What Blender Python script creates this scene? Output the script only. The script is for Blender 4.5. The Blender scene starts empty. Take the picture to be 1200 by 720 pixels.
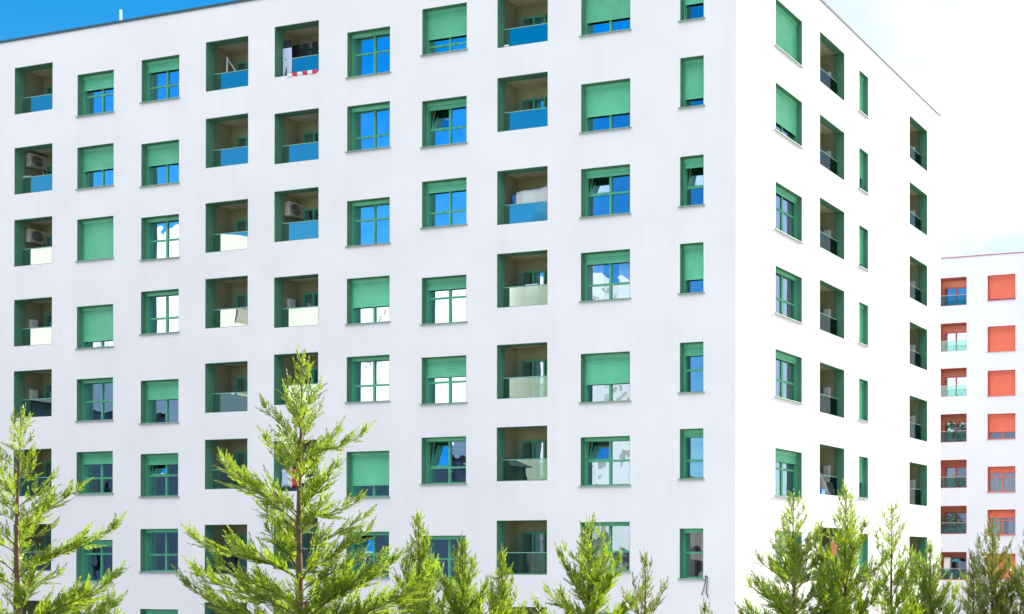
import bpy, math, random
import numpy as np
from mathutils import Vector, Matrix

scene = bpy.context.scene
COL = scene.collection
R = math.radians
EYE = 6.6                     # camera height above the ground the building stands on
YAW = R(16.382)               # how the building is turned against the view
SUN_AZ, SUN_EL = R(24.0), R(20.0)

# ------------------------------------------------------------------ materials
def new_mat(name):
    m = bpy.data.materials.new(name); m.use_nodes = True
    nt = m.node_tree; nt.nodes.clear()
    out = nt.nodes.new('ShaderNodeOutputMaterial')
    return m, nt, out

def paint(name, col, rough=0.6, var=0.06, scale=3.0, bump=0.0, bump_scale=60.0, metal=0.0, streak=0.0, fade=0.0):
    m, nt, out = new_mat(name)
    b = nt.nodes.new('ShaderNodeBsdfPrincipled')
    b.inputs['Roughness'].default_value = rough
    b.inputs['Metallic'].default_value = metal
    tc = nt.nodes.new('ShaderNodeTexCoord')
    n = nt.nodes.new('ShaderNodeTexNoise'); n.inputs['Scale'].default_value = scale
    n.inputs['Detail'].default_value = 6.0
    oi = nt.nodes.new('ShaderNodeObjectInfo')
    off = nt.nodes.new('ShaderNodeVectorMath'); off.operation = 'MULTIPLY_ADD'; off.inputs[1].default_value = (37, 61, 23)
    nt.links.new(oi.outputs['Random'], off.inputs[0]); nt.links.new(tc.outputs['Object'], off.inputs[2])
    nt.links.new(off.outputs['Vector'], n.inputs['Vector'])
    mr = nt.nodes.new('ShaderNodeMapRange')
    mr.inputs['From Min'].default_value = 0.3; mr.inputs['From Max'].default_value = 0.7
    mr.inputs['To Min'].default_value = 1 - var; mr.inputs['To Max'].default_value = 1 + var
    nt.links.new(n.outputs['Fac'], mr.inputs['Value'])
    fac = mr.outputs['Result']
    if fade:
        fd = nt.nodes.new('ShaderNodeMapRange'); fd.inputs['To Min'].default_value = 1-fade; fd.inputs['To Max'].default_value = 1+fade
        nt.links.new(oi.outputs['Random'], fd.inputs['Value'])
        mf = nt.nodes.new('ShaderNodeMath'); mf.operation = 'MULTIPLY'
        nt.links.new(fac, mf.inputs[0]); nt.links.new(fd.outputs['Result'], mf.inputs[1]); fac = mf.outputs[0]
    if streak:
        mp = nt.nodes.new('ShaderNodeMapping'); mp.inputs['Scale'].default_value = (2.2, 2.2, 0.12)
        n2 = nt.nodes.new('ShaderNodeTexNoise'); n2.inputs['Scale'].default_value = 1.6; n2.inputs['Detail'].default_value = 8
        nt.links.new(tc.outputs['Object'], mp.inputs['Vector']); nt.links.new(mp.outputs['Vector'], n2.inputs['Vector'])
        m2 = nt.nodes.new('ShaderNodeMapRange')
        m2.inputs['From Min'].default_value = 0.5; m2.inputs['From Max'].default_value = 0.8
        m2.inputs['To Min'].default_value = 1.0; m2.inputs['To Max'].default_value = 1 - streak
        nt.links.new(n2.outputs['Fac'], m2.inputs['Value'])
        mm = nt.nodes.new('ShaderNodeMath'); mm.operation = 'MULTIPLY'
        nt.links.new(fac, mm.inputs[0]); nt.links.new(m2.outputs['Result'], mm.inputs[1]); fac = mm.outputs[0]
    vm = nt.nodes.new('ShaderNodeVectorMath'); vm.operation = 'SCALE'
    vm.inputs[0].default_value = col
    nt.links.new(fac, vm.inputs['Scale'])
    nt.links.new(vm.outputs['Vector'], b.inputs['Base Color'])
    if bump:
        n3 = nt.nodes.new('ShaderNodeTexNoise'); n3.inputs['Scale'].default_value = bump_scale; n3.inputs['Detail'].default_value = 4
        nt.links.new(tc.outputs['Object'], n3.inputs['Vector'])
        bp = nt.nodes.new('ShaderNodeBump'); bp.inputs['Strength'].default_value = bump; bp.inputs['Distance'].default_value = 0.02
        nt.links.new(n3.outputs['Fac'], bp.inputs['Height']); nt.links.new(bp.outputs['Normal'], b.inputs['Normal'])
    nt.links.new(b.outputs['BSDF'], out.inputs['Surface'])
    return m

def glass(name, gloss_col, trans_col, base_fac, ior=1.5, wav=0.0):
    """Flat coated glazing: a mirror layer over clear tinted glass."""
    m, nt, out = new_mat(name)
    g = nt.nodes.new('ShaderNodeBsdfGlossy'); g.inputs['Color'].default_value = (*gloss_col, 1); g.inputs['Roughness'].default_value = 0.0
    t = nt.nodes.new('ShaderNodeBsdfTransparent'); t.inputs['Color'].default_value = (*trans_col, 1)
    fr = nt.nodes.new('ShaderNodeFresnel'); fr.inputs['IOR'].default_value = ior
    ad = nt.nodes.new('ShaderNodeMath'); ad.operation = 'ADD'; ad.use_clamp = True
    ad.inputs[1].default_value = base_fac
    nt.links.new(fr.outputs['Fac'], ad.inputs[0])
    mx = nt.nodes.new('ShaderNodeMixShader')
    nt.links.new(ad.outputs[0], mx.inputs['Fac']); nt.links.new(t.outputs[0], mx.inputs[1]); nt.links.new(g.outputs[0], mx.inputs[2])
    if wav:
        tc = nt.nodes.new('ShaderNodeTexCoord')
        n = nt.nodes.new('ShaderNodeTexNoise'); n.inputs['Scale'].default_value = 1.3; n.inputs['Detail'].default_value = 1
        oi = nt.nodes.new('ShaderNodeObjectInfo')
        off = nt.nodes.new('ShaderNodeVectorMath'); off.operation = 'MULTIPLY_ADD'; off.inputs[1].default_value = (37, 61, 23)
        nt.links.new(oi.outputs['Random'], off.inputs[0]); nt.links.new(tc.outputs['Object'], off.inputs[2])
        nt.links.new(off.outputs['Vector'], n.inputs['Vector'])
        bp = nt.nodes.new('ShaderNodeBump'); bp.inputs['Strength'].default_value = wav; bp.inputs['Distance'].default_value = 0.05
        nt.links.new(n.outputs['Fac'], bp.inputs['Height']); nt.links.new(bp.outputs['Normal'], g.inputs['Normal'])
    nt.links.new(mx.outputs[0], out.inputs['Surface'])
    return m

def leaf_mat(name, c1, c2, trans):
    m, nt, out = new_mat(name)
    geo = nt.nodes.new('ShaderNodeNewGeometry')
    tc = nt.nodes.new('ShaderNodeTexCoord')
    n = nt.nodes.new('ShaderNodeTexNoise'); n.inputs['Scale'].default_value = 5.0; n.inputs['Detail'].default_value = 3
    nt.links.new(tc.outputs['Object'], n.inputs['Vector'])
    ad = nt.nodes.new('ShaderNodeMath'); ad.operation = 'MULTIPLY_ADD'; ad.inputs[1].default_value = 0.5; ad.use_clamp = True
    sb = nt.nodes.new('ShaderNodeMapRange'); sb.inputs['From Min'].default_value = 0.3; sb.inputs['From Max'].default_value = 0.7
    sb.inputs['To Min'].default_value = 0.0; sb.inputs['To Max'].default_value = 0.6
    nt.links.new(n.outputs['Fac'], sb.inputs['Value'])
    nt.links.new(geo.outputs['Random Per Island'], ad.inputs[0]); nt.links.new(sb.outputs['Result'], ad.inputs[2])
    mc = nt.nodes.new('ShaderNodeMix'); mc.data_type = 'RGBA'
    mc.inputs['A'].default_value = (*c1, 1); mc.inputs['B'].default_value = (*c2, 1)
    nt.links.new(ad.outputs[0], mc.inputs['Factor'])
    d = nt.nodes.new('ShaderNodeBsdfPrincipled'); d.inputs['Roughness'].default_value = 0.5
    t = nt.nodes.new('ShaderNodeBsdfTranslucent')
    nt.links.new(mc.outputs['Result'], d.inputs['Base Color'])
    vm = nt.nodes.new('ShaderNodeVectorMath'); vm.operation = 'MULTIPLY'; vm.inputs[1].default_value = (1.75, 1.45, 0.62)
    nt.links.new(mc.outputs['Result'], vm.inputs[0]); nt.links.new(vm.outputs['Vector'], t.inputs['Color'])
    mx = nt.nodes.new('ShaderNodeMixShader'); mx.inputs['Fac'].default_value = trans
    nt.links.new(d.outputs[0], mx.inputs[1]); nt.links.new(t.outputs[0], mx.inputs[2])
    nt.links.new(mx.outputs[0], out.inputs['Surface'])
    return m

M = {}
M['wall'] = paint('white_render', (0.80, 0.787, 0.805), 0.92, 0.035, 0.5, 0.2, 30, streak=0.03)
M['hazed_white'] = paint('hazed_white_render', (0.68, 0.70, 0.76), 0.92, 0.03, 0.35, 0.12, 40, streak=0.03)  # white render with distance haze mixed into its colour
M['cream'] = paint('cream_render', (0.60, 0.56, 0.50), 0.92, 0.05, 0.3, streak=0.06)
M['beige_blind'] = paint('beige_blind', (0.36, 0.31, 0.26), 0.7, 0.1, 1.0, fade=.3)
M['roof'] = paint('roof_felt', (0.22, 0.22, 0.21), 0.9)
M['coping'] = paint('coping_metal', (0.030, 0.085, 0.11), 0.7)
M['coping_red'] = paint('coping_metal_red', (0.50, 0.12, 0.16), 0.5)
M['sill'] = paint('sill_stone', (0.25, 0.36, 0.30), 0.7, 0.1, 9)
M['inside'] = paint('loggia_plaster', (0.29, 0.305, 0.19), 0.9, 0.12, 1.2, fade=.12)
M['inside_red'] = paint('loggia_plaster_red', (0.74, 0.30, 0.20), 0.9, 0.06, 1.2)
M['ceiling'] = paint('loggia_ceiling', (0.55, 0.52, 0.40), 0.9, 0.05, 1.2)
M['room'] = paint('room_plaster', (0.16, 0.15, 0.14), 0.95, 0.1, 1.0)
M['curtain'] = paint('curtain_fabric', (0.80, 0.81, 0.84), 0.95, 0.08, 2.0)
M['curtain_grey'] = paint('curtain_fabric_grey', (0.42, 0.40, 0.40), 0.95, 0.08, 2.0)
M['pane'] = glass('window_glass', (0.52, 0.74, 1.0), (0.88, 0.92, 0.92), 0.40, 1.5, 0.2)
M['parapet'] = glass('parapet_glass', (0.42, 0.56, 0.56), (0.66, 0.88, 0.82), 0.065, 1.5, 0.02)
M['rail'] = paint('rail_metal', (0.22, 0.50, 0.42), 0.4, metal=0.2)
M['rail_red'] = paint('rail_metal_red', (0.62, 0.45, 0.42), 0.4, metal=0.2)
M['white'] = paint('white_plastic', (0.78, 0.77, 0.74), 0.5)
M['ac'] = paint('cream_metal', (0.50, 0.47, 0.38), 0.5)
M['white_cloth'] = paint('white_cloth', (0.80, 0.80, 0.79), 0.95, 0.05, 4)
M['blue_cloth'] = paint('pale_blue_cloth', (0.52, 0.62, 0.85), 0.95, 0.05, 4)
M['blue'] = paint('blue_plastic', (0.05, 0.26, 0.72), 0.5)
M['dark_cloth'] = paint('dark_cloth', (0.018, 0.022, 0.035), 0.95, 0.2, 6)
M['red_cloth'] = paint('red_cloth', (0.62, 0.03, 0.09), 0.95, 0.08, 4)
M['orange'] = paint('orange_cloth', (0.75, 0.28, 0.12), 0.95, 0.08, 4)
M['teal'] = paint('teal_cloth', (0.05, 0.36, 0.45), 0.9, 0.08, 4)
M['grey'] = paint('grey_plastic', (0.38, 0.37, 0.33), 0.6)
M['dark'] = paint('dark_plastic', (0.03, 0.03, 0.032), 0.5)
M['black_cable'] = paint('black_cable', (0.012, 0.012, 0.014), 0.6)
M['steel'] = paint('galvanised_steel', (0.30, 0.31, 0.33), 0.45, metal=0.6)
M['bark'] = paint('cypress_bark', (0.115, 0.062, 0.036), 0.95, 0.35, 14)
M['leaf'] = leaf_mat('cypress_foliage', (0.054, 0.134, 0.016), (0.212, 0.328, 0.036), 0.45)
M['leaf_dark'] = leaf_mat('cypress_foliage_dark', (0.055, 0.100, 0.022), (0.130, 0.175, 0.034), 0.42)
M['plant_leaf'] = leaf_mat('house_plant_foliage', (0.03, 0.16, 0.04), (0.10, 0.30, 0.07), 0.4)
M['ground'] = paint('pale_dry_ground', (0.30, 0.285, 0.25), 0.95, 0.2, 0.25, 0.4, 3)
M['brick'] = paint('slate_render', (0.055, 0.088, 0.115), 0.9, 0.1, 0.5)
M['salmon'] = paint('brown_render', (0.15, 0.10, 0.08), 0.9, 0.05, 0.5)
M['dark_glass'] = paint('dark_glazing', (0.03, 0.04, 0.05), 0.15)
GREEN = dict(shutter=paint('green_shutter', (0.14, 0.56, 0.33), 0.42, 0.10, 1.6, fade=.10),
             frame=paint('green_frame', (0.080, 0.39, 0.22), 0.40, 0.08, 3.0, fade=.06),
             reveal=paint('green_reveal', (0.072, 0.228, 0.142), 0.7, 0.10, 1.8, fade=.10),
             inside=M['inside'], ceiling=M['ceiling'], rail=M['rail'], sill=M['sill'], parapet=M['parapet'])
RED = dict(shutter=paint('red_shutter', (0.72, 0.165, 0.10), 0.55, 0.05, 2.0),
           frame=paint('red_frame', (0.66, 0.13, 0.10), 0.45, 0.05, 3.0),
           reveal=paint('red_reveal', (0.60, 0.15, 0.11), 0.75, 0.06, 2.5),
           inside=M['inside_red'], ceiling=M['inside_red'], rail=M['rail_red'],
           sill=paint('red_sill', (0.62, 0.20, 0.18), 0.6), parapet=M['parapet'])

# ------------------------------------------------------------------ mesh helpers
class MB:
    def __init__(s): s.v = []; s.f = []; s.smooth = False
    def quad(s, a, b, c, d):
        n = len(s.v); s.v += [tuple(a), tuple(b), tuple(c), tuple(d)]; s.f.append((n, n+1, n+2, n+3))
    def box(s, x0, x1, y0, y1, z0, z1):
        n = len(s.v)
        s.v += [(x, y, z) for z in (z0, z1) for y in (y0, y1) for x in (x0, x1)]
        for q in ((0,2,3,1),(4,5,7,6),(0,1,5,4),(2,6,7,3),(0,4,6,2),(1,3,7,5)):
            s.f.append(tuple(n+i for i in q))
    def tube(s, pts, rads, seg=6, cap=True):
        pts = [Vector(p) for p in pts]; n0 = len(s.v)
        if not hasattr(rads, '__len__'): rads = [rads]*len(pts)
        for i, p in enumerate(pts):
            t = (pts[min(i+1, len(pts)-1)] - pts[max(i-1, 0)])
            if t.length < 1e-9: t = Vector((0, 0, 1))
            t.normalize()
            a = t.orthogonal() if abs(t.z) > 0.9 else t.cross(Vector((0, 0, 1)))
            a.normalize(); b = t.cross(a)
            for k in range(seg):
                an = 2*math.pi*k/seg
                s.v.append(tuple(p + (a*math.cos(an) + b*math.sin(an))*rads[i]))
        for i in range(len(pts)-1):
            for k in range(seg):
                k2 = (k+1) % seg
                s.f.append((n0+i*seg+k, n0+i*seg+k2, n0+(i+1)*seg+k2, n0+(i+1)*seg+k))
        if cap:
            s.f.append(tuple(n0+k for k in reversed(range(seg))))
            e = n0+(len(pts)-1)*seg; s.f.append(tuple(e+k for k in range(seg)))
    def grid(s, fn, nu, nv):
        n = len(s.v)
        for j in range(nv+1):
            for i in range(nu+1): s.v.append(tuple(fn(i/nu, j/nv)))
        for j in range(nv):
            for i in range(nu):
                a = n+j*(nu+1)+i; s.f.append((a, a+1, a+nu+2, a+nu+1))
    def lathe(s, prof, c, seg=16):
        n = len(s.v)
        for (r, z) in prof:
            for k in range(seg):
                a = 2*math.pi*k/seg; s.v.append((c[0]+r*math.cos(a), c[1]+r*math.sin(a), c[2]+z))
        for i in range(len(prof)-1):
            for k in range(seg):
                k2 = (k+1) % seg
                s.f.append((n+i*seg+k, n+i*seg+k2, n+(i+1)*seg+k2, n+(i+1)*seg+k))
    def build(s, name, mat, parent=None, fac=None, loc=None, smooth=False):
        """fac maps (u, depth, z) of a facade to its building's space; loc is the object's origin there."""
        vs = [fac(*p) for p in s.v] if fac else s.v
        o0 = Vector((0, 0, 0))
        if loc is not None:
            o0 = Vector(fac(*loc)) if fac else Vector(loc)
            vs = [(p[0]-o0.x, p[1]-o0.y, p[2]-o0.z) for p in vs]
        me = bpy.data.meshes.new(name); me.from_pydata([tuple(p) for p in vs], [], s.f); me.update()
        if smooth:
            for p in me.polygons: p.use_smooth = True
        me.materials.append(mat)
        o = bpy.data.objects.new(name, me); COL.objects.link(o)
        o.location = o0
        if parent: o.parent = parent
        return o

def tag(o, label=None, cat=None, group=None, kind=None):
    if label: o['label'] = label
    if cat: o['category'] = cat
    if group: o['group'] = group
    if kind: o['kind'] = kind
    return o

def empty(name, loc=(0, 0, 0), rz=0.0):
    o = bpy.data.objects.new(name, None); COL.objects.link(o)
    o.location = loc; o.rotation_euler = (0, 0, rz); o.empty_display_size = 0.3
    return o

# ------------------------------------------------------------------ ground
def terrain(y):
    t = min(max((y-7.0)/(32.0-7.0), 0), 1)
    return 4.7*(1-(t*t*(3-2*t)))
g = MB()
ys = [-3000, -200, -40, 0, 7] + [7+1.25*i for i in range(1, 21)] + [60, 200, 1000, 4000]
xs = [-3000, -300, -60, -20, 0, 20, 60, 300, 3000]
g.grid(lambda a, b: (xs[round(a*8)], ys[round(b*(len(ys)-1))], terrain(ys[round(b*(len(ys)-1))])), 8, len(ys)-1)
tag(g.build('ground', M['ground'], smooth=True), kind='structure')

# ------------------------------------------------------------------ buildings
rng = random.Random(4)
def fac_left(u, d, z): return (-u, d, z)
def fac_right(u, d, z): return (-d, u, z)

def facade_wall(mb, fac, u_end, z0, z1, openings):
    """Sheet of wall with a hole for each opening (u0, u1, zb, zt); the columns must not overlap."""
    cols = {}
    for o in openings: cols.setdefault((round(o[0], 3), round(o[1], 3)), []).append(o)
    keys = sorted(cols)
    u = 0.0
    def q(a, b, c, d):
        if b-a > 1e-4 and d-c > 1e-4:
            mb.quad(fac(a, 0, c), fac(b, 0, c), fac(b, 0, d), fac(a, 0, d))
    for k in keys:
        q(u, k[0], z0, z1)
        z = z0
        for o in sorted(cols[k], key=lambda o: o[2]):
            q(k[0], k[1], z, o[2]); z = o[3]
        q(k[0], k[1], z, z1)
        u = k[1]
    q(u, u_end, z0, z1)

REV = 0.27
def window(B, fac, pal, u0, u1, zb, zt, sh=0.08, tr=0.5, opts='', cols=2):
    W, H = u1-u0, zt-zb
    base = ((u0+u1)/2, 0, zb)
    D = REV; F = 0.055
    # lined reveal and the fixed frame: one piece of joinery
    w = MB()
    e = 0.012
    w.box(u0, u0+e, 0.0, D+0.07, zb, zt); w.box(u1-e, u1, 0.0, D+0.07, zb, zt)
    w.box(u0+e, u1-e, 0.0, D+0.07, zt-e, zt); w.box(u0+e, u1-e, 0.0, D+0.07, zb, zb+e)
    root = w.build('window', pal['reveal'], B, fac, base)
    a0, a1, b0, b1 = u0+e, u1-e, zb+e, zt-e
    f = MB()
    f.box(a0, a0+F, D, D+0.06, b0, b1); f.box(a1-F, a1, D, D+0.06, b0, b1)
    f.box(a0+F, a1-F, D, D+0.06, b0, b0+F); f.box(a0+F, a1-F, D, D+0.06, b1-F, b1)
    zt_ = zt-tr*H                                  # transom height
    mids = [(a0+a1)/2] if cols == 2 else []
    f.box(a0+F, a1-F, D+0.004, D+0.056, zt_-0.035, zt_+0.035)
    for m in mids:
        f.box(m-0.045, m+0.045, D-0.004, D+0.062, b0+F, zt_-0.035); f.box(m-0.045, m+0.045, D-0.004, D+0.062, zt_+0.035, b1-F)
    # guide channels of the shutter, and small handles on the lower sashes
    f.box(a0, a0+0.045, D-0.075, D-0.001, b0, b1); f.box(a1-0.045, a1, D-0.075, D-0.001, b0, b1)
    for m in mids:
        for s in (-0.24, 0.24): f.box(m+s-0.03, m+s+0.03, D-0.016, D+0.003, zt_-0.012, zt_+0.012)
    f.build('frame', pal['frame'], root, lambda *p: _rel(fac, base, p))
    # shutter: corrugated slats down to the sh fraction, under its housing
    sz = zt-sh*H
    s = MB()
    hz = min(0.13, sh*H)
    n = int((zt-hz-sz)/0.052)
    prof = []
    if sh > 0.1:
        z = zt-hz
        for i in range(max(n, 1)):
            dz = (zt-hz-sz)/max(n, 1)
            prof += [(D-0.040, z), (D-0.052, z-dz*0.25), (D-0.052, z-dz*0.75), (D-0.040, z-dz*0.98)]
            z -= dz
        for i in range(len(prof)-1):
            (d0, z0), (d1, z1) = prof[i], prof[i+1]
            s.quad((a0+0.03, d0, z0), (a1-0.03, d0, z0), (a1-0.03, d1, z1), (a0+0.03, d1, z1))
        if sh < 0.985: s.box(a0+0.03, a1-0.03, D-0.060, D-0.030, sz-0.03, sz)
    s.box(a0+0.002, a1-0.002, D-0.085, D-0.002, zt-e-hz, zt-e-0.002)
    s.build('roller_shutter', pal['shutter'], root, lambda *p: _rel(fac, base, p))
    # panes, each hung a hair out of true like real glazing
    us = [a0+F] + [x for m in mids for x in (m-0.045, m+0.045)] + [a1-F]
    for i in range(0, len(us), 2):
        for (z0, z1, up) in ((b0+F, zt_-0.035, 0), (zt_+0.035, b1-F, 1)):
            if up and sh > tr + 0.02: continue
            is_open = up and 'tilt' in opts and i == (len(us)-2)
            p = MB()
            x0, x1 = us[i], us[i+1]
            t1, t2 = rng.uniform(-.004, .004), rng.uniform(-.006, .006)
            if is_open:                                  # bottom-hung sash tipped into the room
                lean = 0.16
                for (q0, q1, r0, r1) in ((x0, x0+.05, z0, z1), (x1-.05, x1, z0, z1), (x0+.05, x1-.05, z0, z0+.05), (x0+.05, x1-.05, z1-.05, z1)):
                    n = len(p.v); p.box(q0, q1, D+0.065, D+0.11, r0, r1)
                    for j in range(n, len(p.v)):
                        a, b, c = p.v[j]; p.v[j] = (a, b+(c-z0)/(z1-z0)*lean, c)
                sash = p.build('sash', pal['frame'], root, lambda *p: _rel(fac, base, p))
                p = MB(); p.quad((x0+.05, D+.085, z0+.05), (x1-.05, D+.085, z0+.05), (x1-.05, D+.085+lean*.93, z1-.05), (x0+.05, D+.085+lean*.93, z1-.05))
            else:
                p.quad((x0, D+0.03+t1, z0), (x1, D+0.03-t1, z0), (x1, D+0.03-t1+t2, z1), (x0, D+0.03+t1+t2, z1))
            p.build('pane', M['pane'], root, lambda *p: _rel(fac, base, p))
    # the room behind
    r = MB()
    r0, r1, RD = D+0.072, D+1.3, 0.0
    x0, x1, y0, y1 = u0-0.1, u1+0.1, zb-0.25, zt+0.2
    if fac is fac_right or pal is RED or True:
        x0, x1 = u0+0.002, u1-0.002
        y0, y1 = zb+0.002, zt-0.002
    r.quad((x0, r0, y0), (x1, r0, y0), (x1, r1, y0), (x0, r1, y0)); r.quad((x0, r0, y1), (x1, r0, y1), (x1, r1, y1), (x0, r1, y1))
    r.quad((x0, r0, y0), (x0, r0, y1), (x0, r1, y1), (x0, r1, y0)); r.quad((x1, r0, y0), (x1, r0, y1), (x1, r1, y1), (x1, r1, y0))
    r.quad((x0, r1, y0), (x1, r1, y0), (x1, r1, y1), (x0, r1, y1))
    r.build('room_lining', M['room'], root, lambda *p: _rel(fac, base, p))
    if 'cur' in opts or 'gcur' in opts:
        c = MB(); ph = rng.uniform(0, 6)
        spans = [(x0+.05, x1-.05)] if 'full' in opts else [(x0+.03, x0+.03+.36*(x1-x0)), (x1-.03-.30*(x1-x0), x1-.03)]
        for (p0, p1) in spans:
            c.grid(lambda a, b: (p0+(p1-p0)*a, (D+0.40 if 'tilt' in opts else D+0.13)+0.028*math.sin(a*(p1-p0)*42+ph+0.5*math.sin(b*3))+0.01*math.sin(a*17), zb+.03+(H-.09)*b), max(12, int((p1-p0)*60)), 4)
        c.build('curtain', M['curtain_grey'] if 'gcur' in opts else M['curtain'], root, lambda *p: _rel(fac, base, p), smooth=True)
    # sill
    k = MB(); k.box(u0-0.05, u1+0.05, -0.05, 0.10, zb-0.022, zb+0.0125)
    k.box(u0+e, u1-e, 0.10, D-0.002, zb+e, zb+e+0.012)
    k.build('sill', pal['sill'], root, lambda *p: _rel(fac, base, p))
    return root

def _rel(fac, base, p):
    a = fac(*p); b = fac(*base)
    return (a[0]-b[0], a[1]-b[1], a[2]-b[2])

def balcony(B, fac, pal, u0, u1, zb, zt, door=(0.06, 0.5), opts='', depth=0.75):
    W, H = u1-u0, zt-zb
    base = ((u0+u1)/2, 0, zb)
    rel = lambda *p: _rel(fac, base, p)
    T = 0.36; e = 0.015
    m = MB()
    m.box(u0, u0+e, 0, T, zb, zt); m.box(u1-e, u1, 0, T, zb, zt); m.box(u0+e, u1-e, 0, T, zt-e, zt); m.box(u0+e, u1-e, 0, T, zb, zb+e)
    root = m.build('balcony', pal['reveal'], B, fac, base)
    X0, X1, Y0, Y1, R1 = u0-0.10, u1+0.10, zb-0.10, zt+0.07, T+depth
    w = MB()
    w.quad((X0, T, Y0), (X0, R1, Y0), (X0, R1, Y1), (X0, T, Y1)); w.quad((X1, T, Y0), (X1, R1, Y0), (X1, R1, Y1), (X1, T, Y1))
    w.quad((X0, R1, Y0), (X1, R1, Y0), (X1, R1, Y1), (X0, R1, Y1)); w.quad((X0, T, Y0), (X1, T, Y0), (X1, R1, Y0), (X0, R1, Y0))
    # returns behind the opening's rim, and a shallow pier on the back wall
    w.quad((X0, T, Y0), (u0, T, Y0), (u0, T, Y1), (X0, T, Y1)); w.quad((X1, T, Y0), (u1, T, Y0), (u1, T, Y1), (X1, T, Y1))
    w.quad((u0, T, zt), (u1, T, zt), (u1, T, Y1), (u0, T, Y1)); w.quad((u0, T, Y0), (u1, T, Y0), (u1, T, zb), (u0, T, zb))
    d0, d1 = u0+W*door[0], u0+W*door[1]
    w.box(X0+.03, X0+.20, R1-.16, R1-.002, Y0+.002, Y1-.01)
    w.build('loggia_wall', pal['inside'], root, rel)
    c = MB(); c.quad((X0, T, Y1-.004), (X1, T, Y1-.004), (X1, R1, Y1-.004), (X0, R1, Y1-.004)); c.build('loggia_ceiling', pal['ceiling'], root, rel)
    if door[1] > 0:
        dt = zb+H*0.80
        f = MB(); y0, y1 = R1-0.07, R1-0.004
        f.box(d0, d0+.07, y0, y1, Y0+.003, dt); f.box(d1-.07, d1, y0, y1, Y0+.003, dt); f.box(d0+.07, d1-.07, y0, y1, dt-.07, dt)
        mid = (d0+d1)/2
        if d1-d0 > .6: f.box(mid-.05, mid+.05, y0, y1, Y0+.003, dt-.07)
        dr = f.build('door', pal['frame'], root, rel)
        p = MB(); p.quad((d0+.07, R1-.03, Y0+.01), (d1-.07, R1-.03, Y0+.01), (d1-.07, R1-.03, dt-.07), (d0+.07, R1-.03, dt-.07))
        p.build('door_pane', M['pane'], root, rel)
        p = MB(); p.quad((d0+.07, R1-.006, Y0+.01), (d1-.07, R1-.006, Y0+.01), (d1-.07, R1-.006, dt-.07), (d0+.07, R1-.006, dt-.07))
        p.build('door_blind', M['room'], root, rel)
        if 'dcur' in opts:
            c = MB(); c.grid(lambda a, b: (d0+.08+(mid-d0-.1)*a, R1-.018+.005*math.sin(a*30), Y0+.02+(dt-.1-Y0)*b), 26, 2)
            c.build('door_curtain', M['curtain'], root, rel, smooth=True)
    ph = H*0.40
    p = MB(); p.box(u0+e+.003, u1-e-.003, T-0.065, T-0.053, zb+0.05, zb+ph); p.build('parapet_glass', pal['parapet'], root, rel)
    r = MB(); r.box(u0+e+.002, u1-e-.002, T-0.078, T-0.040, zb+ph, zb+ph+0.028); r.build('handrail', pal['rail'], root, rel)
    r = MB(); r.box(u0+e+.002, u1-e-.002, T-0.085, T-0.033, zb+e+.001, zb+0.05); r.build('parapet_channel', pal['reveal'], root, rel)
    if 'meter' in opts:
        b = MB(); y0 = zb+H*.44; q = .62
        b.box(X1-.11, X1-.002, q, q+.26, y0, y0+.40); b.box(X1-.122, X1-.111, q+.02, q+.24, y0+.03, y0+.37)
        b.build('meter_box', M['white'], root, rel)
    return root

HW, HB = 1.629, 1.845
LEFT = {
'C1':(30.115,32.180,[19.54,16.37,13.52,10.36,7.54,4.44,1.50,-1.50]),
'C2':(26.888,28.786,[18.88,16.06,13.27,9.89,7.08,4.26,0.86,-1.95]),
'C3':(23.571,25.466,[19.06,15.87,13.07,10.26,6.88,4.10,1.26,-1.77]),
'C4':(20.216,22.264,[19.35,16.50,13.35,10.53,7.39,4.55,1.39,-1.48]),
'C5':(16.930,18.974,[19.51,16.34,13.50,10.37,7.56,4.41,1.59,-1.41]),
'C6':(13.754,15.646,[18.89,16.25,12.87,10.10,7.31,3.93,1.08,-1.92]),
'C7':(10.470,12.359,[19.30,16.08,13.27,9.91,7.13,4.34,0.92,-2.08]),
'C8':(7.156,9.200,[19.40,16.53,13.35,10.52,7.41,4.60,1.42,-1.51]),
'C9':(3.932,5.834,[19.17,15.94,13.11,10.31,6.94,4.16,1.33,-1.67]),
'C10':(1.180,2.051,[19.19,16.37,13.16,10.33,7.12,4.32,1.09,-1.91])}
RIGHT = {
'W':(2.533,4.430,[19.21,16.34,12.96,10.10,7.26,3.89,1.07,-1.93]),
'B':(5.787,7.835,[19.46,16.42,13.38,10.36,7.34,4.34,1.29,-1.71]),
'N':(9.135,9.970,[19.36,16.31,13.26,10.24,7.23,4.17,1.12,-1.88]),
'Q':(14.189,16.237,[19.38,16.50,13.31,10.44,7.24,4.35,1.13,-1.87])}
BALC = ('C1', 'C4', 'C5', 'C8', 'B', 'Q')
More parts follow.
